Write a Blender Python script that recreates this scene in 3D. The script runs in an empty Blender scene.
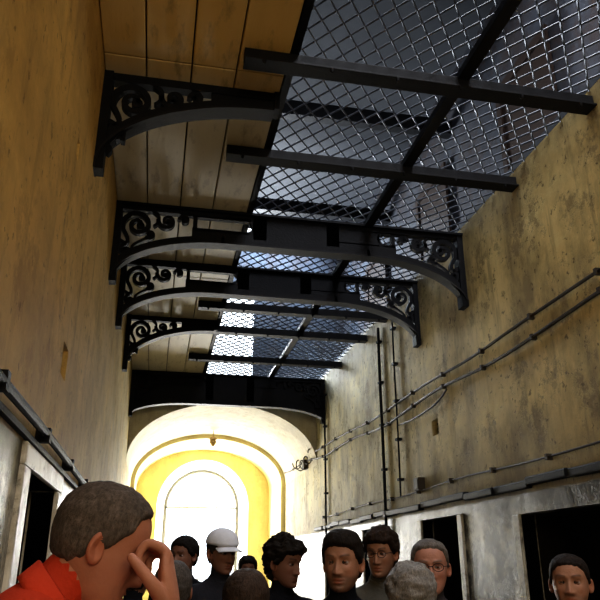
import bpy, math, random
from mathutils import Vector, Matrix, noise, Quaternion
random.seed(7)
pi=math.pi
S=bpy.context.scene
COL=S.collection
# ------------------------------------------------------------ helpers
class MB:
    def __init__(s): s.v=[];s.f=[];s.m=[];s.c=[]
    def add(s,vs,fs,mi=0,cols=None):
        o=len(s.v); s.v+= [tuple(p) for p in vs]
        s.c+= cols if cols else [(1,1,1,1)]*len(vs)
        for f in fs: s.f.append(tuple(i+o for i in f)); s.m.append(mi)
    def box(s,x0,x1,y0,y1,z0,z1,mi=0):
        s.add([(x0,y0,z0),(x1,y0,z0),(x1,y1,z0),(x0,y1,z0),(x0,y0,z1),(x1,y0,z1),(x1,y1,z1),(x0,y1,z1)],
              [(0,3,2,1),(4,5,6,7),(0,1,5,4),(1,2,6,5),(2,3,7,6),(3,0,4,7)],mi)
    def obj(s,name,mats,smooth=False,bevel=0,parent=None,colors=False):
        me=bpy.data.meshes.new(name); me.from_pydata(s.v,[],s.f)
        for m in mats: me.materials.append(m)
        me.polygons.foreach_set('material_index',s.m)
        if smooth: me.polygons.foreach_set('use_smooth',[True]*len(s.f))
        if colors:
            a=me.color_attributes.new('Col','FLOAT_COLOR','POINT')
            a.data.foreach_set('color',[k for c in s.c for k in c])
        me.update()
        o=bpy.data.objects.new(name,me); COL.objects.link(o)
        if bevel:
            b=o.modifiers.new('bev','BEVEL'); b.width=bevel; b.segments=2; b.limit_method='ANGLE'
        if parent: o.parent=parent
        return o
def catmull(P,n):
    out=[]
    P=[Vector(p) for p in P]
    for i in range(len(P)-1):
        p0=P[max(i-1,0)];p1=P[i];p2=P[i+1];p3=P[min(i+2,len(P)-1)]
        for k in range(n):
            t=k/n
            out.append(0.5*((2*p1)+(p2-p0)*t+(2*p0-5*p1+4*p2-p3)*t*t+(3*p1-p0-3*p2+p3)*t**3))
    out.append(P[-1]); return out
def tube(mb,pts,rad,ref=(1,0,0),mi=0,seg=14,n=4,cap=True,sub=True):
    """pts 3d; rad list of r or (r_ref, r_other)"""
    R=[(r,r) if not isinstance(r,tuple) else r for r in rad]
    Q=[Vector((r[0],r[1],0)) for r in R]
    if sub: P=catmull(pts,n); Q=catmull(Q,n)
    else: P=[Vector(p) for p in pts]
    rings=[]
    ref=Vector(ref)
    L=len(P)
    def frame(i):
        d=(P[min(i+1,L-1)]-P[max(i-1,0)]).normalized()
        a=(ref-d*ref.dot(d))
        if a.length<1e-4: a=Vector((0,1,0))-d*d.y
        a.normalize(); b=d.cross(a); return d,a,b
    d,a,b=frame(0)
    m=min(Q[0].x,Q[0].y)
    if cap:
        for t in (80,60,40,20):
            c=math.cos(math.radians(t));s=math.sin(math.radians(t))
            rings.append((P[0]-d*m*s*0.9,a,b,Q[0].x*c,Q[0].y*c))
    for i in range(L):
        d,a,b=frame(i); rings.append((P[i],a,b,Q[i].x,Q[i].y))
    m=min(Q[-1].x,Q[-1].y)
    if cap:
        for t in (20,40,60,80):
            c=math.cos(math.radians(t));s=math.sin(math.radians(t))
            rings.append((P[-1]+d*m*s*0.9,a,b,Q[-1].x*c,Q[-1].y*c))
    vs=[];fs=[]
    for (p,a,b,ra,rb) in rings:
        for k in range(seg):
            t=2*pi*k/seg
            vs.append(p+a*ra*math.cos(t)+b*rb*math.sin(t))
    for i in range(len(rings)-1):
        for k in range(seg):
            k2=(k+1)%seg
            fs.append((i*seg+k,i*seg+k2,(i+1)*seg+k2,(i+1)*seg+k))
    fs.append(tuple(range(seg))[::-1]); o=(len(rings)-1)*seg
    fs.append(tuple(o+k for k in range(seg)))
    mb.add(vs,fs,mi)
def remesh(mb,voxel,smooth=2):
    me=bpy.data.meshes.new('tmp'); me.from_pydata(mb.v,[],mb.f); me.update()
    o=bpy.data.objects.new('tmp',me); COL.objects.link(o)
    r=o.modifiers.new('r','REMESH'); r.mode='VOXEL'; r.voxel_size=voxel
    if smooth:
        q=o.modifiers.new('s','SMOOTH'); q.iterations=smooth; q.factor=.5
    dg=bpy.context.evaluated_depsgraph_get()
    out=bpy.data.meshes.new_from_object(o.evaluated_get(dg))
    bpy.data.objects.remove(o); bpy.data.meshes.remove(me)
    return out
# ------------------------------------------------------------ materials
def newmat(name):
    m=bpy.data.materials.new(name); m.use_nodes=True
    nt=m.node_tree; b=nt.nodes['Principled BSDF']; return m,nt,b
def N(nt,t,**k):
    n=nt.nodes.new(t)
    for a,v in k.items(): setattr(n,a,v)
    return n
def rgba(c): return (c[0],c[1],c[2],1)
def mixc(nt,fac,a,b,mode='MIX'):
    n=N(nt,'ShaderNodeMix',data_type='RGBA',blend_type=mode)
    for s,v in ((0,fac),(6,a),(7,b)):
        if hasattr(v,'is_linked') or hasattr(v,'links'): nt.links.new(v,n.inputs[s])
        elif isinstance(v,(tuple,list)): n.inputs[s].default_value=rgba(v)
        else: n.inputs[s].default_value=v
    return n.outputs[2]
def noiseN(nt,scale,detail=4,vec=None,rough=.55,stretch=None):
    n=N(nt,'ShaderNodeTexNoise'); n.inputs['Scale'].default_value=scale; n.inputs['Detail'].default_value=detail
    n.inputs['Roughness'].default_value=rough
    tc=N(nt,'ShaderNodeTexCoord'); v=tc.outputs['Object']
    if stretch:
        mp=N(nt,'ShaderNodeMapping'); mp.inputs['Scale'].default_value=stretch
        nt.links.new(v,mp.inputs['Vector']); v=mp.outputs[0]
    nt.links.new(v,n.inputs['Vector']); return n.outputs['Fac']
def ramp(nt,src,p0,p1):
    n=N(nt,'ShaderNodeMapRange'); n.clamp=True
    n.inputs[1].default_value=p0; n.inputs[2].default_value=p1
    nt.links.new(src,n.inputs[0]); return n.outputs[0]
def bump(nt,b,src,strength,dist=.02):
    n=N(nt,'ShaderNodeBump'); n.inputs['Strength'].default_value=strength; n.inputs['Distance'].default_value=dist
    nt.links.new(src,n.inputs['Height']); nt.links.new(n.outputs[0],b.inputs['Normal'])
def coord(nt,axis):
    tc=N(nt,'ShaderNodeTexCoord'); sp=N(nt,'ShaderNodeSeparateXYZ'); nt.links.new(tc.outputs['Object'],sp.inputs[0])
    return sp.outputs[axis]
def math2(nt,op,a,b):
    n=N(nt,'ShaderNodeMath',operation=op)
    for i,v in enumerate((a,b)):
        if isinstance(v,(int,float)): n.inputs[i].default_value=v
        else: nt.links.new(v,n.inputs[i])
    return n.outputs[0]
def plaster(name,base,alt,stain,far=None,dado=None,rough=.75,grime=1.0,st=(2.2,1.6,.8)):
    m,nt,b=newmat(name)
    c=mixc(nt,ramp(nt,noiseN(nt,1.3,6,rough=.65),.38,.62),base,alt)
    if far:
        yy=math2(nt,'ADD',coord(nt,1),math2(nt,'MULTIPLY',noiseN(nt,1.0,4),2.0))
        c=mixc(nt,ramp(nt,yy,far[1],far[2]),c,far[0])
    # pale worn paint patches
    wp=ramp(nt,noiseN(nt,2.6,10,rough=.75),.50,.60)
    c=mixc(nt,math2(nt,'MULTIPLY',wp,.35),c,tuple(min(1,k*1.25+.04) for k in base))
    # large soot clouds, running down
    s=ramp(nt,noiseN(nt,1.0,9,rough=.70,stretch=st),.47,.64)
    c=mixc(nt,math2(nt,'MULTIPLY',s,.62*grime),c,stain)
    s1=ramp(nt,noiseN(nt,1.0,7,rough=.70,stretch=(9,9,1.2)),.53,.68)
    c=mixc(nt,math2(nt,'MULTIPLY',s1,.45*grime),c,stain)
    # finer peeling blotches
    s2=ramp(nt,noiseN(nt,4.2,10,rough=.78),.53,.59)
    c=mixc(nt,math2(nt,'MULTIPLY',s2,.50*grime),c,tuple(k*1.4 for k in stain))
    s4=ramp(nt,noiseN(nt,20,4,rough=.65),.62,.67)
    c=mixc(nt,math2(nt,'MULTIPLY',s4,.70*grime),c,tuple(k*.5 for k in stain))
    if dado:
        zz0=math2(nt,'ADD',coord(nt,2),math2(nt,'MULTIPLY',noiseN(nt,2.5,7,rough=.7),.9))
        gr=ramp(nt,zz0,dado[2]+1.0,dado[2]+.40)
        c=mixc(nt,math2(nt,'MULTIPLY',gr,.62*grime),c,stain)
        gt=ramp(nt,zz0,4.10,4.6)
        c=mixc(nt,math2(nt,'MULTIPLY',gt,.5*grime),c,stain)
    b.inputs['Roughness'].default_value=rough
    b.inputs['Specular IOR Level'].default_value=.25
    if dado:
        zz=math2(nt,'ADD',coord(nt,2),math2(nt,'MULTIPLY',noiseN(nt,5,3),.03))
        low=ramp(nt,zz,dado[2]+.015,dado[2])
        d=mixc(nt,ramp(nt,noiseN(nt,3.2,9,rough=.75),.45,.57),dado[0],dado[1])
        blk=ramp(nt,math2(nt,'ADD',coord(nt,2),math2(nt,'MULTIPLY',noiseN(nt,6,4),.12)),dado[2]-.10,dado[2]+.0)
        d=mixc(nt,math2(nt,'MULTIPLY',blk,.92),d,dado[0])
        c=mixc(nt,low,c,d)
        r=N(nt,'ShaderNodeMapRange'); nt.links.new(low,r.inputs[0]); r.inputs[3].default_value=rough; r.inputs[4].default_value=.42
        nt.links.new(r.outputs[0],b.inputs['Roughness'])
    nt.links.new(c,b.inputs['Base Color'])
    h=math2(nt,'ADD',math2(nt,'MULTIPLY',noiseN(nt,1.8,3),1.0),math2(nt,'MULTIPLY',noiseN(nt,14,6,rough=.65),.10))
    h=math2(nt,'SUBTRACT',h,math2(nt,'MULTIPLY',s2,.05))
    bump(nt,b,h,.32,.05)
    return m
def simple(name,col,rough=.6,metal=0,var=.25,scale=8,bs=.2,stretch=None,spec=.5):
    m,nt,b=newmat(name)
    c=mixc(nt,noiseN(nt,scale,5,stretch=stretch),tuple(k*(1-var) for k in col),tuple(min(1,k*(1+var)) for k in col))
    nt.links.new(c,b.inputs['Base Color']); b.inputs['Roughness'].default_value=rough; b.inputs['Metallic'].default_value=metal
    b.inputs['Specular IOR Level'].default_value=spec
    if bs: bump(nt,b,noiseN(nt,scale*5,4,stretch=stretch),bs,.01)
    return m
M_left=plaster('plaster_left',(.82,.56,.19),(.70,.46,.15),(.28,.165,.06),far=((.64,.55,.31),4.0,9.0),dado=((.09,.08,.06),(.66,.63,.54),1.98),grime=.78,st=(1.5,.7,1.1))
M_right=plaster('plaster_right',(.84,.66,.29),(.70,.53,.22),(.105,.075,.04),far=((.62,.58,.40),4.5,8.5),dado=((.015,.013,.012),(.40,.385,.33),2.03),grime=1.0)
M_arch=plaster('plaster_arch',(.66,.62,.48),(.58,.54,.41),(.30,.24,.14),grime=.7)
M_yel=plaster('plaster_yellow',(.86,.76,.40),(.82,.71,.36),(.55,.44,.20),grime=.6)
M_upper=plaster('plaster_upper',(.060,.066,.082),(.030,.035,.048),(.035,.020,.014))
def dirty_paint(name,a,b_):
    m,nt,b=newmat(name)
    c=mixc(nt,ramp(nt,noiseN(nt,4,8,rough=.7),.46,.62),a,b_)
    c=mixc(nt,math2(nt,'MULTIPLY',ramp(nt,noiseN(nt,14,6,rough=.7),.55,.65),.6),c,(.05,.045,.035))
    nt.links.new(c,b.inputs['Base Color']); b.inputs['Roughness'].default_value=.5; bump(nt,b,noiseN(nt,20,5),.25,.01); return m
M_white=dirty_paint('dirty_pale_paint',(.50,.48,.40),(.12,.105,.085))
M_whiteL=dirty_paint('white_frame_paint',(.80,.78,.72),(.50,.47,.40))
M_win=simple('window_paint',(.45,.45,.43),.5,0,.1,6)
M_iron=simple('black_iron',(.005,.0055,.008),.6,0,.4,14,.2,spec=.16)
M_ironlit=simple('iron_flange',(.008,.008,.011),.6,0,.3,14,.2,spec=.2)
M_bar=simple('grey_iron_bar',(.009,.009,.011),.6,0,.3,14,.2,spec=.16)
M_mesh=simple('steel_mesh',(.12,.135,.17),.5,.25,.3,20,0)
def boards():
    m,nt,b=newmat('painted_board')
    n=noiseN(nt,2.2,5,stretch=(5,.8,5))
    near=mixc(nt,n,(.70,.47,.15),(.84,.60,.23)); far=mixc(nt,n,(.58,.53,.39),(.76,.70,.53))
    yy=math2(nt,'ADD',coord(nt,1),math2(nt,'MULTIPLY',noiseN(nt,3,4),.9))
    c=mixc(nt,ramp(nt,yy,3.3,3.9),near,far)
    c=mixc(nt,math2(nt,'MULTIPLY',ramp(nt,noiseN(nt,6,8,rough=.7,stretch=(2,.6,2)),.54,.68),.5),c,(.14,.09,.04))
    nt.links.new(c,b.inputs['Base Color']); b.inputs['Roughness'].default_value=.55; b.inputs['Specular IOR Level'].default_value=.3
    bump(nt,b,noiseN(nt,14,4,stretch=(6,.7,6)),.15,.01); return m
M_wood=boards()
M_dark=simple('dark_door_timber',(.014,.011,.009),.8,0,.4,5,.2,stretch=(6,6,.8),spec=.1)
M_floor=simple('flagstone',(.16,.14,.12),.7,0,.3,3,.3)
M_cable=simple('cable',(.045,.035,.025),.6,0,.3,10,0,spec=.2)
M_roof=simple('roof_board',(.04,.045,.055),.8,0,.3,3,.1)
M_brown=simple('brown_timber',(.03,.017,.012),.7,0,.3,4,.1,spec=.2)
M_brass=simple('brass',(.4,.28,.12),.45,.6,.2,10,0)
# ------------------------------------------------------------ room shell
XL,XR,ZC=-.43,2.28,4.10
YB,YE=-4.0,14.0
def wall_side(name,x,sgn,holes,mat,y0,y1,z0,z1,thick=.45):
    ys=sorted({y0,y1,*[h[0] for h in holes],*[h[1] for h in holes]})
    zs=sorted({z0,z1,*[h[2] for h in holes],*[h[3] for h in holes]})
    mb=MB()
    xa,xb=(x,x+sgn*thick) if sgn>0 else (x+sgn*thick,x)
    for i in range(len(ys)-1):
        for j in range(len(zs)-1):
            yc=(ys[i]+ys[i+1])/2; zc=(zs[j]+zs[j+1])/2
            if any(h[0]<yc<h[1] and h[2]<zc<h[3] for h in holes): continue
            mb.box(xa,xb,ys[i],ys[i+1],zs[j],zs[j+1])
    return mb.obj(name,[mat])
Ldoors=[(-.6+.0,.2),(2.5,3.25),(4.4,5.15),(6.3,7.05),(8.2,8.95)]
Rdoors=[(1.2,2.1),(3.2,4.2),(5.16,5.92),(6.95,7.7),(8.75,9.5)]
dh=1.90
Lh=[(a,b,0,dh) for a,b in Ldoors]+[(2.98,3.14,2.36,2.50),(2.64,2.70,3.22,3.31)]
Rh=[(a,b,0,1.90 if a<5 else 1.96) for a,b in Rdoors]+[(5.42,5.56,2.62,2.75)]
wall_side('wall_left',XL,-1,Lh,M_left,YB,YE+.6,0,ZC+.05)
wall_side('wall_right',XR,1,Rh,M_right,YB,YE+.6,0,ZC+.05)
mb=MB(); mb.box(-6,6,YB-.5,YE+.6,-.15,0); mb.obj('floor',[M_floor])
mb=MB(); mb.box(XL-.45,XR+.45,YB-.3,YB,0,ZC+.05); mb.obj('wall_back',[M_left])
# doors
def door(x,sgn,y0,y1,h,idx):
    e=bpy.data.objects.new('door_%d'%idx,None); COL.objects.link(e)
    mb=MB()
    f=.09 if sgn>0 else .13; p=.018
    xa,xb=sorted((x-sgn*p,x+sgn*.10))
    mb.box(xa,xb,y0-f,y0,0,h+.0); mb.box(xa,xb,y1,y1+f,0,h+.0)
    if sgn<0: mb.box(xa,xb,y0-f,y1+f,h,h+.075)
    mb.obj('frame',[M_white if sgn>0 else M_whiteL],bevel=.008,parent=e)
    mb=MB()
    xa,xb=sorted((x+sgn*.34,x+sgn*.40)); n=5; w=(y1-y0)/n
    for i in range(n): mb.box(xa,xb,y0+i*w+.003,y0+(i+1)*w-.003,0.0,h)
    xc,xd=sorted((x+sgn*.325,x+sgn*.34))
    for z in (.3,1.05,1.7): mb.box(xc,xd,y0+.02,y1-.02,z,z+.06)
    mb.box(xc,xd,(y0+y1)/2-.08,(y0+y1)/2+.08,1.35,1.5)
    for z in (.33,1.08,1.73):
        for i in range(n):
            tube(mb,[(x+sgn*.33,y0+(i+.5)*w,z),(x+sgn*.318,y0+(i+.5)*w,z)],[.012,.01],ref=(0,0,1),seg=8,sub=False)
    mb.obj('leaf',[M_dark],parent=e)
    mb=MB(); xa,xb=sorted((x+sgn*.41,x+sgn*.45)); mb.box(xa,xb,y0,y1,0,h)
    xa,xb=sorted((x+sgn*.10,x+sgn*.34)); mb.box(xa,xb,y0,y0+.012,0,h); mb.box(xa,xb,y1-.012,y1,0,h); mb.box(xa,xb,y0,y1,h-.012,h)
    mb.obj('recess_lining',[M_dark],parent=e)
di=1
for a,b in Ldoors: door(XL,-1,a,b,dh,di); di+=1
for a,b in Rdoors: door(XR,1,a,b,1.90 if a<5 else 1.96,di); di+=1
# vents
def vent(x,sgn,y0,y1,z0,z1):
    mb=MB(); xa,xb=sorted((x+sgn*.10,x+sgn*.12)); mb.box(xa,xb,y0,y1,z0,z1)
    n=3
    for i in range(n):
        zz=z0+(i+.5)*(z1-z0)/n; xa,xb=sorted((x+sgn*.05,x+sgn*.09)); mb.box(xa,xb,y0,y1,zz-.008,zz+.008)
    mb.obj('wall_vent',[M_dark])
vent(XL,-1,2.98,3.14,2.36,2.50); vent(XR,1,5.42,5.56,2.62,2.75); vent(XL,-1,2.64,2.70,3.22,3.31)
# ledges / rails
mb=MB()
for i in range(30):
    y=-3.8+i*.46; mb.box(XR-.045+.008*math.sin(i*2.3),XR+.01,y,y+.46,2.05+.01*math.sin(i*1.7),2.10+.01*math.sin(i*1.7))
mb.obj('trim_1',[M_iron],bevel=.01)
mb=MB()
tube(mb,[(XL+.035,-3.8+i*.6,2.03+.006*math.sin(i*1.3)) for i in range(22)],[.016]*22,ref=(0,0,1),seg=10,n=2)
for i in range(16):
    y=-3+i*.8; mb.box(XL-.005,XL+.05,y-.02,y+.02,2.005,2.055)
mb.box(XL-.005,XL+.018,-3.8,9.4,1.98,2.0)
mb.obj('conduit_rail',[M_iron])
# cables on right wall
def cable(name,z,amp,r,ph,y0=-2,n=42,rise=.25):
    mb=MB(); pts=[]
    for i in range(n):
        y=y0+i*.36
        zz=z+rise*max(0,(y-6.5)/7)**1.3+amp*math.sin(y*2.4+ph)
        pts.append((XR-.022-.004*math.sin(y*5+ph),y,zz))
    tube(mb,pts,[r]*len(pts),ref=(0,0,1),seg=8,n=3)
    for i in range(0,n,2):
        p=pts[i]; mb.box(XR-.04,XR+.002,p[1]-.012,p[1]+.012,p[2]-.018,p[2]+.018)
    mb.obj(name,[M_cable],smooth=False)
cable('wall_cable',3.07,.012,.011,0); cable('wall_cable',2.95,.022,.012,1.0); cable('wall_cable',2.205,.010,.007,2.0,n=33,rise=0)
def pipe(y,z0,z1,r=.014):
    mb=MB(); tube(mb,[(XR-.03,y+.006*math.sin(z0+k),z0+(z1-z0)*k/8) for k in range(9)],[r]*9,ref=(1,0,0),seg=8,n=2)
    for k in range(5):
        z=z0+.15+(z1-z0-.3)*k/4; mb.box(XR-.05,XR+.002,y-.03,y+.03,z-.012,z+.012)
    mb.obj('wall_conduit',[M_iron])
pipe(6.82,1.9,4.0,.016); pipe(6.35,2.2,4.0,.009); pipe(9.35,1.9,4.0)
mb=MB(); mb.box(XR-.06,XR+.002,5.80,5.92,2.20,2.31); mb.box(XR-.066,XR-.058,5.81,5.91,2.21,2.30); mb.obj('junction_box',[M_cable],bevel=.006)
mb=MB(); tube(mb,[(XR-.02,5.15,2.93),(XR-.025,5.4,2.86),(XR-.025,5.9,2.84),(XR-.02,6.33,2.86)],[.008]*4,ref=(0,0,1),seg=8,n=4); mb.obj('wall_cable',[M_cable])
mb=MB(); mb.box(XR-.07,XR+.003,10.6,10.75,2.98,3.12,0)
pts=[]
for i in range(60):
    t=i/59; a=t*2*pi*4; pts.append((XR-.06-.05*math.cos(a),10.1+t*1.2,3.15+.08*math.sin(a)-.1*math.sin(t*pi)))
tube(mb,pts,[.009]*60,ref=(0,0,1),seg=6,sub=False); mb.obj('cable_coil',[M_cable])
# wooden walkway (underside boards)
mb=MB()
edges=[XL,-.21,.03,.27,.532]
for i in range(4):
    ys=[YB,-.6,3.05,6.0,9.9]
    for k in range(4):
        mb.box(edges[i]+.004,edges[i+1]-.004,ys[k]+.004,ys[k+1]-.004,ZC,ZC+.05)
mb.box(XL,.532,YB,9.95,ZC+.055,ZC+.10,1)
mb.obj('wooden_walkway',[M_wood,M_roof],bevel=.005)
mb=MB(); mb.box(.535,.575,YB,9.95,ZC-.005,ZC+.11); mb.obj('walkway_edge_girder',[M_iron])
# mesh grating
def grating(x0,x1,y0,y1,z):
    mb=MB(); dx,dy=.112,.150; w=.0055
    k=dx/dy
    for fam,s in ((0,1),(1,-1)):
        cmin=min(x0-s*k*y0,x0-s*k*y1); cmax=max(x1-s*k*y0,x1-s*k*y1)
        n=int((cmax-cmin)/dx)+1
        for i in range(n):
            c=cmin+i*dx
            ya,yb=sorted(((x0-c)/(s*k),(x1-c)/(s*k)))
            ya=max(ya,y0); yb=min(yb,y1)
            if yb-ya<.02: continue
            p=Vector((c+s*k*ya,ya,0)); q=Vector((c+s*k*yb,yb,0)); d=(q-p).normalized(); nn=Vector((-d.y,d.x,0))*w
            zz=z+fam*.007; u=Vector((0,0,.0075))
            r0=[p-u,p+nn,p+u,p-nn]; r1=[q-u,q+nn,q+u,q-nn]
            vs=[(v.x,v.y,v.z+zz) for v in r0+r1]
            mb.add(vs,[(j,(j+1)%4,4+(j+1)%4,4+j) for j in range(4)]+[(0,3,2,1),(4,5,6,7)])
    mb.obj('mesh_grating',[M_mesh])
grating(.578,XR,YB,9.9,ZC+.045)
mb=MB()
mb.box(1.46,1.53,YB,9.9,ZC-.02,ZC+.030)
mb.obj('longitudinal_bar',[M_bar],bevel=.006)
def bar(y,x0=.29,x1=XR,h=.075,w=.05):
    mb=MB(); mb.box(x0,x1,y-w/2,y+w/2,ZC-h,ZC-.006); mb.box(x0,x1,y-w,y+w,ZC-h-.012,ZC-h)
    for k in range(6):
        xx=x0+.1+(x1-x0-.2)*k/5; tube(mb,[(xx,y-w*.8,ZC-h-.012),(xx,y-w*.8,ZC-h-.024)],[.012,.01],ref=(1,0,0),seg=6,sub=False)
    mb.obj('cross_bar',[M_bar],bevel=.004)
for y in (-1.5,-.2,1.0,2.0,2.88,3.78,6.6,8.5): bar(y)
bar(7.35,.3)
# ------------------------------------------------------------ cast iron brackets
def ribbon(mb,pts,w,y0,y1,mi=0):
    """pts (u,v) in xz plane, extruded y0..y1"""
    n=len(pts); vs=[];fs=[]
    W=w if isinstance(w,list) else [w]*n
    for i in range(n):
        a=Vector(pts[max(i-1,0)]);b=Vector(pts[min(i+1,n-1)]); d=(b-a).normalized(); nn=Vector((-d.y,d.x))*W[i]/2
        p=Vector(pts[i])
        for q in (p+nn,p-nn):
            for y in (y0,y1): vs.append((q.x,y,q.y))
    for i in range(n-1):
        o=i*4;k=o+4
        fs+=[(o,k,k+1,o+1),(o+2,o+3,k+3,k+2),(o,o+2,k+2,k),(o+1,k+1,k+3,o+3)]
    fs+=[(0,1,3,2),(4*n-4,4*n-2,4*n-1,4*n-3)]
    mb.add(vs,fs,mi)
def spiral(cx,cz,r,a0,turns,cw=1,n=36,r1=.18):
    return [(cx+r*(1-(1-r1)*(i/n)**.8)*math.cos(a0+cw*2*pi*turns*i/n), cz+r*(1-(1-r1)*(i/n)**.8)*math.sin(a0+cw*2*pi*turns*i/n)) for i in range(n+1)]
def disc(mb,cx,cz,r,y0,y1):
    vs=[];n=12
    for y in (y0,y1):
        for k in range(n): vs.append((cx+r*math.cos(2*pi*k/n),y,cz+r*math.sin(2*pi*k/n)))
    fs=[tuple(range(n)),tuple(range(2*n-1,n-1,-1))]+[(k,k+n,(k+1)%n+n,(k+1)%n) for k in range(n)]
    mb.add(vs,fs)
def bracket(mb,xw,dr,y,L=.95,drop=.58,bd=.10,slot=None):
    zt=ZC; zb=zt-drop; y0,y1=y-.022,y+.022
    X=lambda u:xw+dr*u
    e=[(X(L*(1-math.cos(t))),zb+(drop-bd)*math.sin(t)) for t in [pi/2*k/26 for k in range(27)]]
    ribbon(mb,e,.062,y-.03,y+.03)
    ribbon(mb,[(a,b-.028) for a,b in e],.014,y-.055,y+.055,1)
    ribbon(mb,[(X(0.0),zt-.025),(X(L+.0),zt-.025)],.05,y-.03,y+.03)
    ribbon(mb,[(X(.024),zt),(X(.024),zb-.03)],.048,y-.045,y+.045)
    def sp(c,v,r,a0,t,cw=1,w=.022):
        w*=1.35
        pts=spiral(c,v,r,a0,t,cw); P=[(X(a),zt+b) for a,b in pts]
        ribbon(mb,P,[w*(1.15-.45*i/36) for i in range(37)],y0,y1); disc(mb,P[-1][0],P[-1][1],w*.85,y0,y1)
    sp(.165,-.165,.115,pi*1.1,1.6,-1,.026)
    sp(.375,-.115,.068,pi*.95,1.4,1,.02)
    sp(.095,-.375,.048,pi*.5,1.3,1,.018)
    sp(.255,-.235,.040,pi*1.2,1.3,1,.016)
    sp(.50,-.095,.042,pi*1.0,1.2,-1,.016)
    def arc(ps,w=.02):
        P=[(X(p.x),zt+p.y) for p in catmull([Vector((a,b,0)) for a,b in ps],6)]
        ribbon(mb,P,w*1.3,y0,y1)
    arc([(.045,-.30),(.09,-.32),(.10,-.28),(.06,-.20)],.02)
    arc([(.045,-.45),(.07,-.47),(.055,-.50)],.018)
    arc([(.28,-.165),(.31,-.13),(.31,-.08),(.27,-.045)],.016)
    arc([(.13,-.42),(.14,-.34),(.20,-.29),(.24,-.27)],.016)
    us=[.58+(L-.58)*k/8 for k in range(9)]
    pts=[]
    for u in us:
        q=1-u/L; zc=zb+(drop-bd)*math.sqrt(max(0,1-q*q)); pts.append((X(u),zc))
    if bd<.2:
        for k in range(8):
            (xa,za),(xb,zb2)=pts[k],pts[k+1]
            mb.add([(xa,y0,za),(xb,y0,zb2),(xb,y0,zt-.03),(xa,y0,zt-.03),(xa,y1,za),(xb,y1,zb2),(xb,y1,zt-.03),(xa,y1,zt-.03)],[(0,1,2,3),(7,6,5,4),(0,4,5,1),(3,2,6,7),(0,3,7,4),(1,5,6,2)])
    return e
def small_bracket(xw,dr,y,L=.95):
    mb=MB(); bracket(mb,xw,dr,y,L)
    xe=xw+dr*L; mb.box(min(xe,xe+dr*.03),max(xe,xe+dr*.03),y-.05,y+.05,ZC-.12,ZC-.006)
    mb.obj('iron_bracket',[M_iron,M_ironlit])
small_bracket(XL,1,3.23,.93); small_bracket(XL,1,7.2,.93); small_bracket(XL,1,.6,.93)
def arch_beam(y,bd=.24,solid=False):
    mb=MB(); L=.80
    for xw,dr in ((XL,1),(XR,-1)):
        bracket(mb,xw,dr,y,L,.60,bd)
        X=lambda u:xw+dr*u
        u0,u1=.56,(1.02 if dr>0 else .70); zt=ZC
        n=12; pts=[]
        for k in range(n+1):
            a=-pi/2+pi*k/n; pts.append((X(u1-.055+.055*math.cos(a)),zt-.105+.055*math.sin(a)))
        pts=[(X(u0),zt-.16)]+pts+[(X(u0),zt-.05)]
        ribbon(mb,pts,.022,y-.022,y+.022)
        ribbon(mb,[(X(u0+.02),zt-.045),(X(u0+.02),zt-.17)],.03,y-.022,y+.022)
        xa,xb=sorted((X(u0),X(1.12)))
        mb.box(xa,xb,y-.022,y+.022,zt-bd,zt-.16)
        xa,xb=sorted((X(.5),X(1.12))); mb.box(xa,xb,y-.022,y+.022,zt-.055,zt)
        xa,xb=sorted((X(u1-.008),X(1.12))); mb.box(xa,xb,y-.022,y+.022,zt-.17,zt-.05)
        if solid:
            us=[1.1*k/22 for k in range(23)]
            def zc(u):
                q=max(0,1-u/L); return zt-.60+(.60-bd)*math.sqrt(max(0,1-q*q))
            for k in range(22):
                a,b=X(us[k]),X(us[k+1]); za,zb_=zc(us[k]),zc(us[k+1])
                mb.add([(a,y+.024,za),(b,y+.024,zb_),(b,y+.024,zt),(a,y+.024,zt),(a,y+.04,za),(b,y+.04,zb_),(b,y+.04,zt),(a,y+.04,zt)],[(0,1,2,3),(7,6,5,4),(0,4,5,1)])
    mb.box(XL+1.02,XR-1.02,y-.022,y+.022,ZC-bd,ZC)
    mb.box(XL+.78,XR-.78,y-.055,y+.055,ZC-bd-.035,ZC-bd-.021,1)
    mb.box(XL+.78,XR-.78,y-.03,y+.03,ZC-bd-.024,ZC-bd+.03,0)
    mb.box(XL,XR,y-.06,y+.06,ZC-.02,ZC-.002,0)
    mb.obj('iron_arch_beam',[M_iron,M_ironlit])
arch_beam(4.70); arch_beam(5.72)
arch_beam(9.5,.40,True); arch_beam(-2.6)
# ------------------------------------------------------------ end vault
CX=(XL+XR)/2; HW=(XR-XL)/2; ZS=2.96; ZA=3.80
def arcpts(hw,zs,za,n=40,cx=CX): return [(cx-hw*math.cos(pi*k/n),zs+(za-zs)*math.sin(pi*k/n)) for k in range(n+1)]
def strip(mb,A,ya,B,yb,mi=0):
    n=len(A); vs=[(a[0],ya,a[1]) for a in A]+[(b[0],yb,b[1]) for b in B]
    mb.add(vs,[(k,k+1,n+k+1,n+k) for k in range(n-1)],mi)
A=arcpts(HW,ZS,ZA)
mb=MB(); top=[(a[0],ZC+.05) for a in A]; strip(mb,A,10.0,top,10.0); strip(mb,A,10.0,A,12.6)
B=arcpts(HW-.07,ZS,ZA-.07); B=[(XL+.07,0)]+B+[(XR-.07,0)]; A2=[(XL,0)]+A+[(XR,0)]
o=mb.obj('vault_arch',[M_arch],smooth=False)
mb=MB(); strip(mb,A2,12.6,B,12.6); strip(mb,B,12.6,B,14.0); mb.obj('alcove_lining',[M_yel])
ww,zs,za,sill=.88,2.66,3.54,.95
n=40
W=arcpts(ww,zs,za,n)
mb=MB()
strip(mb,W,14.0,[(w[0],ZC) for w in W],14.0)
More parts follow.
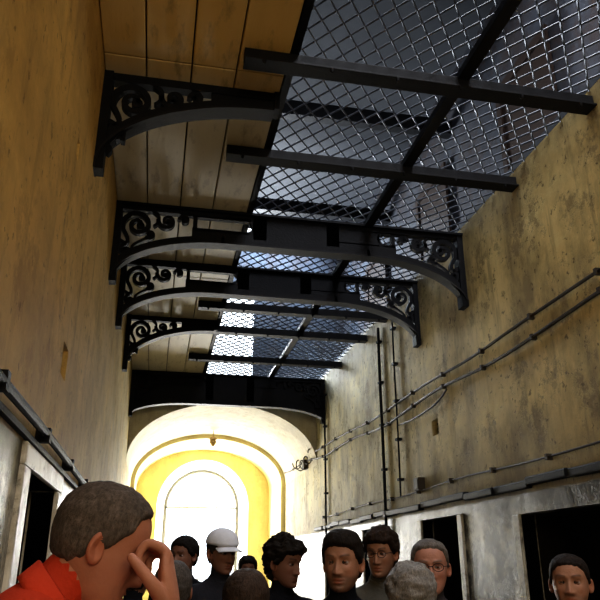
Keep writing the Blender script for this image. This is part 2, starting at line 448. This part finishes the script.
mb.add([(XL,14,0),(CX-ww,14,0),(CX-ww,14,ZC),(XL,14,ZC)],[(0,1,2,3)])
mb.add([(CX+ww,14,0),(XR,14,0),(XR,14,ZC),(CX+ww,14,ZC)],[(0,1,2,3)])
mb.add([(CX-ww,14,0),(CX+ww,14,0),(CX+ww,14,sill),(CX-ww,14,sill)],[(0,1,2,3)])
wi=.72
O=[(CX-ww,sill)]+W+[(CX+ww,sill)]; I=[(CX-wi,sill+.05)]+arcpts(wi,zs,zs+wi,n)+[(CX+wi,sill+.05)]
strip(mb,O,14.0,I,14.45,1)
mb.add([(CX-ww,14,sill),(CX+ww,14,sill),(CX+wi,14.45,sill+.05),(CX-wi,14.45,sill+.05)],[(0,1,2,3)],1)
E=[(CX+(p[0]-CX)*2.2, p[1]*1.0+ (1.5 if p[1]>zs else 0)) for p in I]
strip(mb,I,14.45,E,14.46,1)
mb.obj('wall_end',[M_yel,M_win])
mb=MB()
def arcr(hw,zs,n=30): return [(CX-hw*math.cos(pi*k/n),zs+hw*math.sin(pi*k/n)) for k in range(n+1)]
P=[(CX-wi+.02,sill+.05)]+arcr(wi-.02,zs)+[(CX+wi-.02,sill+.05)]
ribbon(mb,P,.045,14.42,14.48); ribbon(mb,[(CX-wi,sill+.08),(CX+wi,sill+.08)],.06,14.42,14.48)
ribbon(mb,[(CX-wi,zs),(CX+wi,zs)],.035,14.42,14.48)
for x in (-.36,0,.36): ribbon(mb,[(CX+x,sill+.05),(CX+x,zs)],.018,14.43,14.47)
for k in range(1,5): z=sill+.05+(zs-sill)*k/5; ribbon(mb,[(CX-wi,z),(CX+wi,z)],.014,14.43,14.47)
ribbon(mb,arcr(.3,zs,20),.016,14.43,14.47)
for k in range(1,6): a=pi*k/6; ribbon(mb,[(CX+.3*math.cos(a),zs+.3*math.sin(a)),(CX+wi*math.cos(a),zs+wi*math.sin(a))],.014,14.43,14.47)
mb.obj('window_1',[M_win])
# pendant lantern in vault
e=bpy.data.objects.new('pendant_lantern',None); COL.objects.link(e)
mb=MB(); tube(mb,[(CX,12.2,ZA-.01),(CX,12.2,ZA-.12)],[.008,.008],seg=8,sub=False)
tube(mb,[(CX,12.2,ZA-.10),(CX,12.2,ZA-.13),(CX,12.2,ZA-.16)],[.02,.06,.075],seg=14,n=3,cap=False)
mb.obj('stem_and_hood',[M_brass],smooth=True,parent=e)
mb=MB(); tube(mb,[(CX,12.2,ZA-.16),(CX,12.2,ZA-.21),(CX,12.2,ZA-.25)],[.05,.06,.03],seg=14,n=3); mb.obj('globe',[M_brass],smooth=True,parent=e)
# ------------------------------------------------------------ upper hall
ux0,ux1,uz0,uz1,uy1=-1.3,3.3,ZC+.1,7.4,12.0
mb=MB()
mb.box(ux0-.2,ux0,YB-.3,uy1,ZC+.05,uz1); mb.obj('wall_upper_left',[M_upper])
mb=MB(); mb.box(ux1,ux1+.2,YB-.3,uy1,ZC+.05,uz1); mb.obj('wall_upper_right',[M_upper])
mb=MB(); mb.box(XR,ux1+.2,YB-.3,uy1,ZC+.052,ZC+.10); mb.box(ux0-.2,XL,YB-.3,uy1,ZC+.052,ZC+.10); mb.box(ux0-.2,ux1+.2,9.9,uy1+.2,ZC+.052,ZC+.10); mb.obj('floor_upper',[M_roof])
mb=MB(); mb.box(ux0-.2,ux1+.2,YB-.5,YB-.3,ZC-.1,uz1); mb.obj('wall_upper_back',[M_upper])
wx0,wx1,wz0,wz1=.70,1.56,4.22,6.3
mb=MB()
mb.box(ux0-.2,wx0,uy1,uy1+.2,ZC+.1,uz1);mb.box(wx1,ux1+.2,uy1,uy1+.2,ZC+.1,uz1);mb.box(wx0,wx1,uy1,uy1+.2,ZC+.1,wz0);mb.box(wx0,wx1,uy1,uy1+.2,wz1,uz1)
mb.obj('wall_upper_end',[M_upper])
mb=MB()
for x in (wx0+.02,wx1-.02): mb.box(x-.012,x+.012,uy1+.06,uy1+.10,wz0,wz1)
for k in range(6): z=wz0+(wz1-wz0)*k/5; mb.box(wx0,wx1,uy1+.06,uy1+.10,z-.01,z+.01)
mb.obj('window_2',[M_win])
mb=MB(); sx0,sx1=.9,2.7
added_gaps=[(-3.4,4.2),(10.9,11.8)]  # roof openings added so light can enter from above
for a,b in ((YB-.5,added_gaps[0][0]),(added_gaps[0][1],added_gaps[1][0]),(added_gaps[1][1],uy1+.2)): mb.box(ux0-.2,ux1+.2,a,b,uz1,uz1+.1)
for a,b in added_gaps: mb.box(ux0-.2,sx0,a,b,uz1,uz1+.1); mb.box(sx1,ux1+.2,a,b,uz1,uz1+.1)
mb.obj('ceiling_upper',[M_roof])
for wi_,(a,b) in enumerate(added_gaps):
    mb=MB(); n=9 if b-a>3 else 3
    for k in range(n): y=a+(b-a)*k/(n-1); mb.box(sx0,sx1,y-.03,y+.03,uz1+.0,uz1+.06)
    mb.box((sx0+sx1)/2-.02,(sx0+sx1)/2+.02,a,b,uz1,uz1+.06)
    mb.obj('window_%d'%(3+wi_),[M_iron])  # glazing bars over the added roof openings
mb=MB()
for k in range(34):
    y=YB+.2+k*.4; tube(mb,[(.555,y,ZC+.122),(.555,y,ZC+1.1)],[.01,.01],seg=6,sub=False)
tube(mb,[(.555,YB,ZC+1.1),(.555,9.9,ZC+1.1)],[.02,.02],ref=(0,0,1),seg=8,sub=False)
mb.obj('gallery_railing',[M_iron])
for k,y in enumerate((4.6,7.0,9.4)):
    mb=MB(); mb.box(ux1-.05,ux1+.01,y,y+.85,ZC+.1,ZC+2.1); mb.box(ux1-.07,ux1-.04,y-.08,y,ZC+.1,ZC+2.2); mb.box(ux1-.07,ux1-.04,y+.85,y+.93,ZC+.1,ZC+2.2); mb.box(ux1-.07,ux1-.04,y,y+.85,ZC+2.1,ZC+2.2)
    mb.obj('door_%d'%(di+k),[M_brown])
for y in (1.6,4.2,6.8,9.2):
    mb=MB(); mb.box(ux0,ux1,y-.06,y+.06,6.6,6.8); mb.obj('roof_beam',[M_iron])
# ------------------------------------------------------------ people
ROWS=[(-.118,.058,-.035,.0005),(-.1165,.070,-.018,.018),(-.111,.079,.002,.032),(-.098,.083,.025,.046),(-.078,.084,.048,.057),(-.052,.085,.072,.066),
      (-.022,.085,.091,.0725),(.008,.086,.100,.0755),(.04,.088,.102,.0765),(.07,.081,.094,.070),(.093,.064,.078,.057),(.108,.040,.052,.038),(.115,.018,.026,.018),(.1165,-.004,.006,.0005)]
ROWI=catmull([Vector((r[0],r[1],r[2])) for r in ROWS],7); ROWW=catmull([Vector((r[3],0,0)) for r in ROWS],7)
def G(x,z,x0,z0,sx,sz): return math.exp(-((x-x0)/sx)**2-((z-z0)/sz)**2)
def lerp_tab(t,tab):
    for i in range(len(tab)-1):
        if t<=tab[i+1][0]:
            a,b=tab[i],tab[i+1]; k=(t-a[0])/(b[0]-a[0]); k=k*k*(3-2*k); return a[1]+(b[1]-a[1])*k
    return tab[-1][1]
def sstep(a,b,x):
    t=max(0,min(1,(x-a)/(b-a))); return t*t*(3-2*t)
NA=88
def head_grid(feat=True):
    out=[]
    for lv in range(len(ROWI)):
        z,yf,yb=ROWI[lv]; w=ROWW[lv].x; yc=(yb-yf)/2; hy=(yf+yb)/2; row=[]
        for k in range(NA):
            t=-1+2*k/NA; a=pi*(.55*t+.45*t**3)
            ca=math.cos(a); sa=math.sin(a)
            y=yc-hy*math.copysign(abs(ca)**.88,ca); x=w*math.copysign(abs(sa)**.94,sa)
            zz=z
            if feat and ca>0:
                ax=abs(x); f=sstep(0,.35,ca)
                d=0
                if z<.018:
                    am=.003+.022*sstep(.015,-.042,z) if z>-.042 else .025*sstep(-.056,-.044,z)
                    d+=am*math.exp(-(ax/(.0075+.006*sstep(0,-.045,z)))**2)
                d+=.009*G(ax,z,.014,-.043,.0065,.0065)
                d-=.012*G(ax,z,.030,.000,.017,.012)
                d+=.007*G(ax,z,.027,.023,.022,.008)
                d+=.004*G(ax,z,.046,-.028,.015,.014)
                d-=.003*G(ax,z,.030,-.055,.010,.014)
                d+=.005*G(ax,z,0,-.067,.019,.0045)+.006*G(ax,z,0,-.079,.016,.0045)
                d-=.005*G(ax,z,0,-.0725,.022,.0022)
                d-=.004*G(ax,z,0,-.089,.02,.005); d+=.007*G(ax,z,0,-.103,.017,.010)
                y-=d*f
            row.append((Vector((x,y,zz)),a))
        out.append(row)
    return out
GRID=head_grid(); GRID0=head_grid(False)
def gridfaces(nl,na):
    fs=[]
    for i in range(nl-1):
        for k in range(na): fs.append((i*na+k,i*na+(k+1)%na,(i+1)*na+(k+1)%na,(i+1)*na+k))
    fs.append(tuple(range(na))[::-1]); fs.append(tuple((nl-1)*na+k for k in range(na))); return fs
def colmat(name,rough,bs=0,bscale=60,stretch=None,spec=.3):
    m,nt,b=newmat(name); a=N(nt,'ShaderNodeVertexColor'); a.layer_name='Col'
    c=mixc(nt,math2(nt,'MULTIPLY',ramp(nt,noiseN(nt,28,5),.35,.7),.35),a.outputs[0],mixc(nt,.6,a.outputs[0],(.25,.07,.04)))
    nt.links.new(c,b.inputs['Base Color']); b.inputs['Roughness'].default_value=rough
    b.inputs['Specular IOR Level'].default_value=spec
    if bs: bump(nt,b,noiseN(nt,bscale,4,stretch=stretch),bs,.004)
    return m
M_skin=colmat('skin',.55,.22,140)
M_hairc={}
def hairmat(col):
    k=tuple(col)
    if k not in M_hairc:
        m,nt,b=newmat('hair'); n=noiseN(nt,1,5,stretch=(170,120,70),rough=.7)
        n1=noiseN(nt,30,4)
        c=mixc(nt,ramp(nt,n,.35,.7),tuple(x*.5 for x in col),tuple(min(1,x*1.5) for x in col))
        c=mixc(nt,math2(nt,'MULTIPLY',ramp(nt,n1,.4,.6),.5),c,tuple(x*.5 for x in col)); nt.links.new(c,b.inputs['Base Color'])
        b.inputs['Roughness'].default_value=.75; b.inputs['Specular IOR Level'].default_value=.12
        bump(nt,b,n,.7,.005); M_hairc[k]=m
    return M_hairc[k]
_cl={}
def cloth(col):
    k=tuple(col)
    if k not in _cl: _cl[k]=simple('cloth',col,.9,0,.2,14,.3,spec=.08)
    return _cl[k]
def make_head(parent,pos,yaw,tilt,roll,sc,skin,hair,style):
    e=bpy.data.objects.new('head',None); COL.objects.link(e); e.parent=parent
    wd=style.get('width',1)
    e.matrix_local=Matrix.Translation(pos)@Matrix.Rotation(yaw,4,'Z')@Matrix.Rotation(tilt,4,'X')@Matrix.Rotation(roll,4,'Y')@Matrix.Diagonal((sc*wd,sc,sc*style.get('long',1),1))
    vs=[];cols=[]
    stub=style.get('stubble',0); lip=tuple(min(1,a*b) for a,b in zip(skin,(.95,.60,.58)))
    hc=hair; sd=style.get('seed',0)
    for row in GRID:
        for p,a in row:
            vs.append(p); c=Vector(skin); ax=abs(p.x)
            if p.y<0:
                l=max(G(ax,p.z,0,-.068,.02,.005),G(ax,p.z,0,-.079,.018,.005))
                zb=.022+.006*math.sin(min(1,max(0,(ax-.012)/.04))*pi*.7)
                eb=sstep(.010,.015,ax)*sstep(.054,.046,ax)*math.exp(-((p.z-zb)/.0042)**2)
                ck=G(ax,p.z,.045,-.035,.02,.02)*.25
                c=c.lerp(Vector((skin[0],skin[1]*.6,skin[2]*.55)),ck+.3*G(ax,p.z,0,-.04,.012,.012))
                if stub:
                    s=sstep(-.045,-.065,p.z)*sstep(.0,.02,-p.y)+.8*G(ax,p.z,0,-.058,.028,.005)
                    s=min(1,s)*stub; c=c.lerp(Vector(hc)*.8+Vector((.02,.015,.01)),s)
                c=c.lerp(Vector(lip),min(1,l*1.1))
                c=c.lerp(Vector(hc)*.9,eb*.9)
                nl=G(ax,p.z,.008,-.0535,.004,.002); c=c*(1-.7*nl)
                ml=G(ax,p.z,0,-.0730,.021,.0016); c=c*(1-.6*ml)
            cols.append((c.x,c.y,c.z,1))
    mb=MB(); mb.add(vs,gridfaces(len(GRID),NA),0,cols)
    for sx in (-1,1):
        cx,cy,cz,r=sx*.031,-.0635,.000,.0125
        ev=[];ec=[];nr,ns=16,24
        for i in range(nr+1):
            th=pi*i/nr
            for k in range(ns):
                ph=2*pi*k/ns; x=r*math.sin(th)*math.cos(ph); z=r*math.sin(th)*math.sin(ph); y=-r*math.cos(th)
                lid=z>.24*r or z<-.30*r
                rr=1.06 if lid else 1
                ev.append((cx+x*rr,cy+y*rr,cz+z*rr))
                if lid: ec.append((skin[0]*.72,skin[1]*.66,skin[2]*.64,1))
                elif th<math.radians(32): ec.append((.02,.014,.01,1))
                else: ec.append((.35,.31,.29,1))
        mb.add(ev,gridfaces(nr+1,ns),0,ec)
    for sx in (-1,1):
        ev=[];nr,ns=14,20
        for i in range(nr+1):
            th=pi*i/nr
            for k in range(ns):
                ph=2*pi*k/ns; q=math.sin(th)
                lx=.010*math.cos(th); ly=.0185*q*math.cos(ph)*(1.0-.15*math.sin(ph)); lz=.031*q*math.sin(ph)*(1-.12*math.cos(ph))
                if ly>0: lx+=.004
                if math.cos(th)>0 and q<.75: lx-=.010*(1-(q/.75)**2)
                v=Vector((sx*lx,ly,lz))
                v=Matrix.Rotation(-.22,3,'X')@v
                v=Matrix.Rotation(-sx*.35,3,'Z')@v
                ev.append((v.x+sx*.078,v.y+.010,v.z-.012))
        f=gridfaces(nr+1,ns); mb.add(ev,f,0,[(skin[0]*.98,skin[1]*.82,skin[2]*.76,1)]*len(ev))
    mb.obj('face',[M_skin],smooth=True,parent=e,colors=True)
    if not style.get('nohair'):
        fr=style.get('front',.066); th=style.get('thick',.012); curl=style.get('curl',0); back=style.get('back',-.07)
        tab=[(0,fr),(.5,fr-.004),(.85,.045+style.get('recede',0)),(1.15,.01+style.get('recede',0)*.6),(1.45,-.012),(1.62,-.004),(1.85,-.04),(2.3,back),(3.2,back)]
        vs=[]
        for row in GRID0:
            for p,a in row:
                jz=.004*noise.noise(Vector((a*6+sd,p.z*40,sd)))
                zl=lerp_tab(abs(a),tab)+jz; m=sstep(zl-.004,zl+.012,p.z)
                nrm=Vector((p.x/.075**2,(p.y-.005)/.095**2,p.z/.115**2))
                nrm=nrm.normalized() if nrm.length else Vector((0,0,1))
                nz=noise.noise(p*32+Vector((3,sd,0)))
                n2=noise.noise(p*95+Vector((0,sd,0)))
                topb=style.get('top',0)*sstep(.05,.11,p.z)*sstep(.09,-.05,p.y)
                off=(th+topb+(th*.35+curl*.7)*nz+(.0022+curl*.45)*n2)*m-(1-m)*.007
                vs.append(p+nrm*off)
        hb=MB(); hb.add(vs,gridfaces(len(GRID0),NA)); hb.obj('hair',[hairmat(hair)],smooth=True,parent=e)
    if style.get('cap'):
        cm=cloth(style['cap']); vs=[]
        for row in GRID0:
            for p,a in row:
                nrm=Vector((p.x/.075**2,p.y/.095**2,p.z/.115**2)).normalized()
                m=sstep(.033,.037,p.z); q=p.copy()
                if p.z>.035: q=q+Vector((0,0,.006))
                vs.append(q+nrm*(.017*m-(1-m)*.01))
        hb=MB(); hb.add(vs,gridfaces(len(GRID0),NA))
        bv=[];nu,nv=18,7
        for i in range(nu+1):
            a=-1.15+2.3*i/nu
            for j in range(nv+1):
                t=j/nv; L=.075*math.cos(a*.95)**.6
                x=math.sin(a)*.082; y=-math.cos(a)*(.092)-L*t; z=.040-.018*t-.012*(a/1.15)**2
                bv.append((x,y,z))
        nb=len(bv); bv+= [(x,y,z-.004) for x,y,z in bv]
        bf=[]
        for i in range(nu):
            for j in range(nv):
                q=i*(nv+1)+j; bf.append((q,q+1,q+nv+2,q+nv+1)); bf.append((nb+q,nb+q+nv+1,nb+q+nv+2,nb+q+1))
        for i in range(nu): q=i*(nv+1)+nv; bf.append((q,nb+q,nb+q+nv+1,q+nv+1))
        hb.add(bv,bf)
        hb.obj('baseball_cap',[cm],smooth=True,parent=e)
    if style.get('glasses'):
        hb=MB()
        for sx in (-1,1):
            pts=[(sx*.032+.023*math.cos(t),-.094,.0+.017*math.sin(t)) for t in [2*pi*k/20 for k in range(21)]]
            tube(hb,pts,[.0016]*21,ref=(0,1,0),seg=6,sub=False,cap=False)
            tube(hb,[(sx*.055,-.094,.004),(sx*.078,-.07,.006),(sx*.085,.0,.004)],[.0016]*3,ref=(0,0,1),seg=6,sub=False)
        tube(hb,[(-.010,-.096,.003),(.010,-.096,.003)],[.0016]*2,ref=(0,0,1),seg=6,sub=False)
        hb.obj('glasses',[M_iron],parent=e)
def make_hand(parent,w,d,n,s,curl,skin,voxel=.0042,sc=1,name='hand',thumbin=.35):
    d=Vector(d).normalized(); n=Vector(n); n=(n-d*n.dot(d)).normalized(); s=Vector(s); s=(s-d*s.dot(d)-n*s.dot(n)).normalized()
    w=Vector(w)
    P=lambda a,b,c: w+(d*a+s*b+n*c)*sc
    mb=MB()
    r=lambda a,b:(a*sc,b*sc)
    tube(mb,[P(-.03,0,0),P(.0,0,0),P(.03,.002,.0),P(.06,.002,.002),P(.088,.0,.002)],[r(.027,.021),r(.027,.020),r(.036,.018),r(.041,.016),r(.040,.012)],ref=s,seg=18,n=3)
    fl=[(.029,.072,.0088),(.0095,.081,.0092),(-.0105,.075,.0088),(-.0295,.058,.0078)]
    for i,(b,L,rad) in enumerate(fl):
        base=P(.075,b,.001); dirv=(d+s*b*2.2).normalized(); pts=[base]; ang=0
        ph=[.022,L*.45,L*.30,L*.25]; cs=[0,curl*.9+.03*i,curl*1.05,curl*.7]; cur=base
        for L1,c1 in zip(ph,cs):
            ang+=c1; v=dirv*math.cos(ang)+n*math.sin(ang); cur=cur+v*L1*sc; pts.append(cur)
        tube(mb,pts,[rad*sc,rad*1.05*sc,rad*.98*sc,rad*.9*sc,rad*.78*sc],ref=s,seg=12,n=4)
    t0=P(.012,.018,.004); v1=(d*.62+s*.68+n*.40).normalized(); v2=(d*.85+s*.28+n*.45*(1+thumbin)).normalized(); v3=(d*.9+s*.05+n*.5*(1+thumbin)).normalized()
    a=t0+v1*.044*sc; b=a+v2*.034*sc; c=b+v3*.026*sc
    tube(mb,[t0,a,b,c],[.015*sc,.0125*sc,.0105*sc,.0085*sc],ref=n,seg=12,n=4)
    me=remesh(mb,voxel,2); me.materials.clear(); me.materials.append(M_skin)
    at=me.color_attributes.new('Col','FLOAT_COLOR','POINT'); at.data.foreach_set('color',[skin[0],skin[1],skin[2],1]*len(me.vertices))
    me.polygons.foreach_set('use_smooth',[True]*len(me.polygons)); me.name=name
    o=bpy.data.objects.new(name,me); COL.objects.link(o); o.parent=parent
def seg_d(p,a,b,ra,rb):
    ab=b-a; t=max(0,min(1,(p-a).dot(ab)/max(1e-9,ab.length_squared))); return (p-a-ab*t).length-(ra+(rb-ra)*t)
def person(name,x,y,eye,yaw,skin,hair,shirt,pants=(.03,.035,.05),style={},headyaw=0,tilt=0,roll=0,girth=1.0,shw=1.0,short=False,pose=None,collar=None,hsc=1.0,colh=.010,handsc=1.0):
    e=bpy.data.objects.new(name,None); COL.objects.link(e); e.location=(x,y,0); e.rotation_euler=(0,0,yaw)
    k=eye/1.635; V=lambda a,b,c:Vector((a*k,b*k,c*k))
    g=girth
    J=dict(pel=V(0,0,.93),wai=V(0,-.005,1.10),che=V(0,.0,1.27),upc=V(0,.012,1.38),shl=V(0,.018,1.44),nb=V(0,.015,1.49),nt=V(0,.0,1.575),head=V(0,-.012,1.635),
        sR=V(-.175*shw,.015,1.405),sL=V(.175*shw,.015,1.405),eR=V(-.235*shw,.04,1.13),eL=V(.235*shw,.04,1.13),wR=V(-.235*shw,-.05,.90),wL=V(.235*shw,-.05,.90))
    J['hdR']=((0,-.12,-1),(1,0,0),(0,-1,0),.3); J['hdL']=((0,-.12,-1),(-1,0,0),(0,-1,0),.3)
    if pose:
        for a,b in pose.items(): J[a]=V(*b) if not a.startswith('hd') else b
    mb=MB(); R=lambda a:a*k
    tube(mb,[J['pel']-V(0,0,.06),J['pel'],J['wai'],J['che'],J['upc'],J['shl']],
         [(R(.150*g),R(.11*g)),(R(.165*g),R(.12*g)),(R(.150*g),R(.115*g)),(R(.170*g),R(.122*g)),(R(.165*g),R(.11*g)),(R(.125),R(.075))],seg=24,n=4)
    tube(mb,[J['shl']-V(0,0,.03),J['shl'],J['nb'],J['nt']],[R(.09),R(.078),R(.060),R(.058)],seg=20,n=4)
    segs=[(J['pel'],J['shl'],R(.15),R(.13),0),(J['nb']+V(0,0,.005),J['nt'],R(.06),R(.06),1)]
    for sd in 'RL':
        s_,el,wr=J['s'+sd],J['e'+sd],J['w'+sd]
        inn=J['shl'].lerp(s_,.35)+V(0,0,-.01)
        tube(mb,[J['shl']+V(0,0,.01),inn+V(0,0,.004),s_],[R(.055),R(.058),R(.056)],ref=(0,1,0),seg=14,n=4)
        tube(mb,[s_,s_.lerp(el,.5),el],[R(.060*g**.5),R(.052),R(.043)],ref=(0,1,0) if not pose else (1,0,0),seg=14,n=4)
        tube(mb,[el,el.lerp(wr,.35),wr],[R(.043),R(.043),R(.028)],ref=(0,1,0) if not pose else (1,0,0),seg=14,n=4)
        segs.append((s_,s_.lerp(el,.75),R(.07),R(.055),0)); segs.append((s_.lerp(el,.75),el,R(.055),R(.05),1 if short else 0)); segs.append((el,wr,R(.05),R(.035),1 if short else 0))
        sx=-1 if sd=='R' else 1
        hip=V(sx*.085,0,.90);kn=V(sx*.10,-.012,.50);an=V(sx*.105,.02,.09);hl=V(sx*.105,.05,.045);to=V(sx*.125,-.15,.035)
        tube(mb,[hip,hip.lerp(kn,.5),kn,kn.lerp(an,.4),an],[R(.092*g**.5),R(.082),R(.064),R(.060),R(.048)],ref=(1,0,0),seg=14,n=4)
        tube(mb,[hl,(hl+to)/2+V(0,0,.012),to],[(R(.038),R(.045)),(R(.045),R(.045)),(R(.038),R(.03))],ref=(1,0,0),seg=12,n=4)
        segs+=[(hip,kn,R(.09),R(.065),2),(kn,an,R(.065),R(.05),2),(hl,to,R(.05),R(.05),3)]
    segs.append((V(-.06,0,.93),V(.06,0,.93),R(.12),R(.12),2))
    me=remesh(mb,.0155,3); me.materials.clear()
    for m in (cloth(shirt),M_skin,cloth(pants),cloth((.02,.018,.016))): me.materials.append(m)
    at=me.color_attributes.new('Col','FLOAT_COLOR','POINT'); at.data.foreach_set('color',[skin[0],skin[1],skin[2],1]*len(me.vertices))
    mi=[]
    for f in me.polygons:
        c=f.center; best=min(segs,key=lambda s:seg_d(c,*s[:4])); mi.append(best[4])
    me.polygons.foreach_set('material_index',mi); me.polygons.foreach_set('use_smooth',[True]*len(mi)); me.name='body'
    o=bpy.data.objects.new('body',me); COL.objects.link(o); o.parent=e
    for sd in 'RL':
        d,n,s,cu=J['hd'+sd]; dd=Vector(d).normalized()
        make_hand(e,J['w'+sd]+dd*.02*k,d,n,s,cu,skin,.0030 if pose else .0045,k*handsc,'hand_'+('right' if sd=='R' else 'left'))
    cm=MB(); up=(J['nt']-J['nb']).normalized(); base=J['nb']+up*(-.004)
    ax=Vector((1,0,0)); ay=up.cross(ax).normalized()
    nseg=32; prof=[(.072,-.012),(.071,.0),(.067,colh),(.062,colh*1.05),(.060,colh*.4),(.062,-.012)]
    vs=[];fs=[]
    for i in range(nseg):
        t=2*pi*i/nseg; dz=.010*math.sin(t)
        for (rr,h) in prof: vs.append(base+(ax*math.cos(t)+ay*math.sin(t))*R(rr)+up*R(h+dz))
    m_=len(prof)
    for i in range(nseg):
        for j in range(m_): fs.append((i*m_+j,((i+1)%nseg)*m_+j,((i+1)%nseg)*m_+(j+1)%m_,i*m_+(j+1)%m_))
    cm.add(vs,fs)
    cm.obj('collar',[cloth(collar or tuple(c*1.15 for c in shirt))],smooth=True,parent=e)
    make_head(e,J['head'],headyaw,tilt,roll,k*hsc,skin,hair,style)
    return e
SK=(.36,.19,.12); SK2=(.42,.24,.16); SKd=(.24,.12,.08)
person('man_in_red_polo',-.225,1.50,1.65,math.radians(97),(.42,.19,.12),(.12,.095,.078),(.50,.055,.025),style=dict(front=.082,thick=.007,recede=.022,top=.002,seed=3,back=-.055),
   tilt=math.radians(21),girth=1.08,shw=1.02,short=True,hsc=.97,colh=.034,handsc=1.08,
   pose=dict(che=(0,.0,1.30),upc=(0,.005,1.43),shl=(0,-.005,1.485),nb=(0,-.035,1.52),nt=(0,-.085,1.575),head=(0,-.125,1.622),
     sR=(-.18,-.01,1.46),sL=(.18,-.01,1.45),eR=(-.22,-.20,1.25),wR=(-.085,-.258,1.482),hdR=((.22,.06,.97),(.25,.96,-.05),(-1,.2,0),1.15),
     eL=(.23,-.1,1.19),wL=(.12,-.30,1.15),hdL=((-.6,-.6,.3),(0,.3,1),(-.3,-1,0),.5)))
P=person
P('man_with_dark_beard',.79,3.00,1.61,math.radians(-8),SK,(.018,.013,.010),(.010,.011,.015),style=dict(front=.06,thick=.012,top=.012,stubble=.6,seed=1),headyaw=math.radians(-22),collar=(.40,.40,.40),shw=1.03)
P('woman_in_grey_jacket',1.21,3.78,1.66,math.radians(-10),SK,(.03,.018,.012),(.095,.088,.072),style=dict(front=.05,thick=.020,curl=.008,back=-.09,glasses=True,seed=2,width=.95),headyaw=math.radians(-25),tilt=.08,collar=(.12,.11,.09),colh=.025)
P('man_with_grey_hair',1.24,3.16,1.59,math.radians(-15),(.42,.21,.15),(.15,.13,.115),(.05,.045,.05),style=dict(front=.078,thick=.009,recede=.02,seed=5,glasses=True,width=1.05),headyaw=math.radians(-5),girth=1.1)
P('woman_with_silver_hair',.94,2.59,1.485,math.radians(175),SK2,(.24,.22,.20),(.07,.065,.07),style=dict(front=.06,thick=.022,curl=.006,back=-.09,seed=8))
P('man_with_cropped_hair',1.73,2.84,1.53,math.radians(-15),SK,(.025,.018,.015),(.015,.015,.02),style=dict(front=.066,thick=.007,stubble=.35,seed=4,width=1.04),headyaw=math.radians(-20),tilt=-.05)
P('person_with_curly_hair',.68,3.79,1.61,math.radians(25),SKd,(.015,.011,.008),(.010,.010,.013),style=dict(front=.048,thick=.026,curl=.018,back=-.09,seed=6,width=.95),headyaw=math.radians(15),tilt=.12)
P('woman_with_long_dark_hair',.97,7.46,1.56,0,SKd,(.02,.014,.01),(.02,.02,.03),style=dict(front=.055,thick=.024,back=-.11,seed=9))
P('man_in_white_cap',.42,4.47,1.67,math.radians(12),SKd,(.05,.04,.03),(.025,.025,.032),style=dict(front=.06,thick=.008,cap=(.66,.66,.70),seed=10),headyaw=math.radians(15),tilt=.1)
P('man_with_short_dark_hair',.23,5.17,1.66,math.radians(-20),SKd,(.02,.016,.014),(.012,.012,.015),style=dict(front=.06,thick=.014,seed=11),headyaw=math.radians(-20))
P('man_with_greying_hair',.10,3.19,1.50,math.radians(170),SK,(.10,.085,.075),(.02,.02,.026),style=dict(front=.07,thick=.012,seed=12))
P('man_with_thinning_hair',.33,2.55,1.475,math.radians(185),SK,(.055,.036,.026),(.04,.025,.02),style=dict(front=.09,thick=.010,seed=13))
P('man_in_dark_coat',-.08,4.45,1.53,math.radians(160),SKd,(.02,.015,.012),(.012,.012,.016),style=dict(front=.065,thick=.014,seed=14))
# ------------------------------------------------------------ lights
def area(name,loc,rot,sx,sy,power,col):
    l=bpy.data.lights.new(name,'AREA'); l.shape='RECTANGLE'; l.size=sx; l.size_y=sy; l.energy=power; l.color=col
    o=bpy.data.objects.new(name,l); COL.objects.link(o); o.location=loc; o.rotation_euler=rot
area('daylight_end_window',(CX,14.75,2.3),(math.radians(-90),0,0),2.0,3.0,620,(1,.98,.93))
area('daylight_upper_window',((wx0+wx1)/2,uy1+.35,5.2),(math.radians(-90),0,0),1.0,2.3,1100,(.88,.94,1))
area('daylight_skylight',((sx0+sx1)/2,.4,uz1+.25),(0,0,0),1.7,7.4,420,(.93,.94,1))  # unseen top light, added to brighten the grating and right wall
area('daylight_skylight_rear',((sx0+sx1)/2,11.35,uz1+.25),(0,0,0),1.7,.8,420,(.62,.80,1))  # added to wash the upper end wall with bluish light
area('daylight_entrance',(.9,-3.7,3.1),(math.radians(102),0,0),2.4,1.4,88,(1,.85,.60))  # warm fill added behind the camera; the back wall has no opening
w=bpy.data.worlds.new('World'); S.world=w; w.use_nodes=True
bg=w.node_tree.nodes['Background']; bg.inputs[0].default_value=(.85,.93,1,1); bg.inputs[1].default_value=3
# ------------------------------------------------------------ camera
c=bpy.data.cameras.new('camera'); c.lens=41.4; c.sensor_width=36; c.clip_start=.05
co=bpy.data.objects.new('camera',c); COL.objects.link(co); co.location=(0,0,1.6)
co.rotation_euler=(math.radians(90+21.0),0,math.radians(-11.47))
S.camera=co
S.view_settings.view_transform='Standard'
try: S.view_settings.look='Medium High Contrast'
except Exception: pass
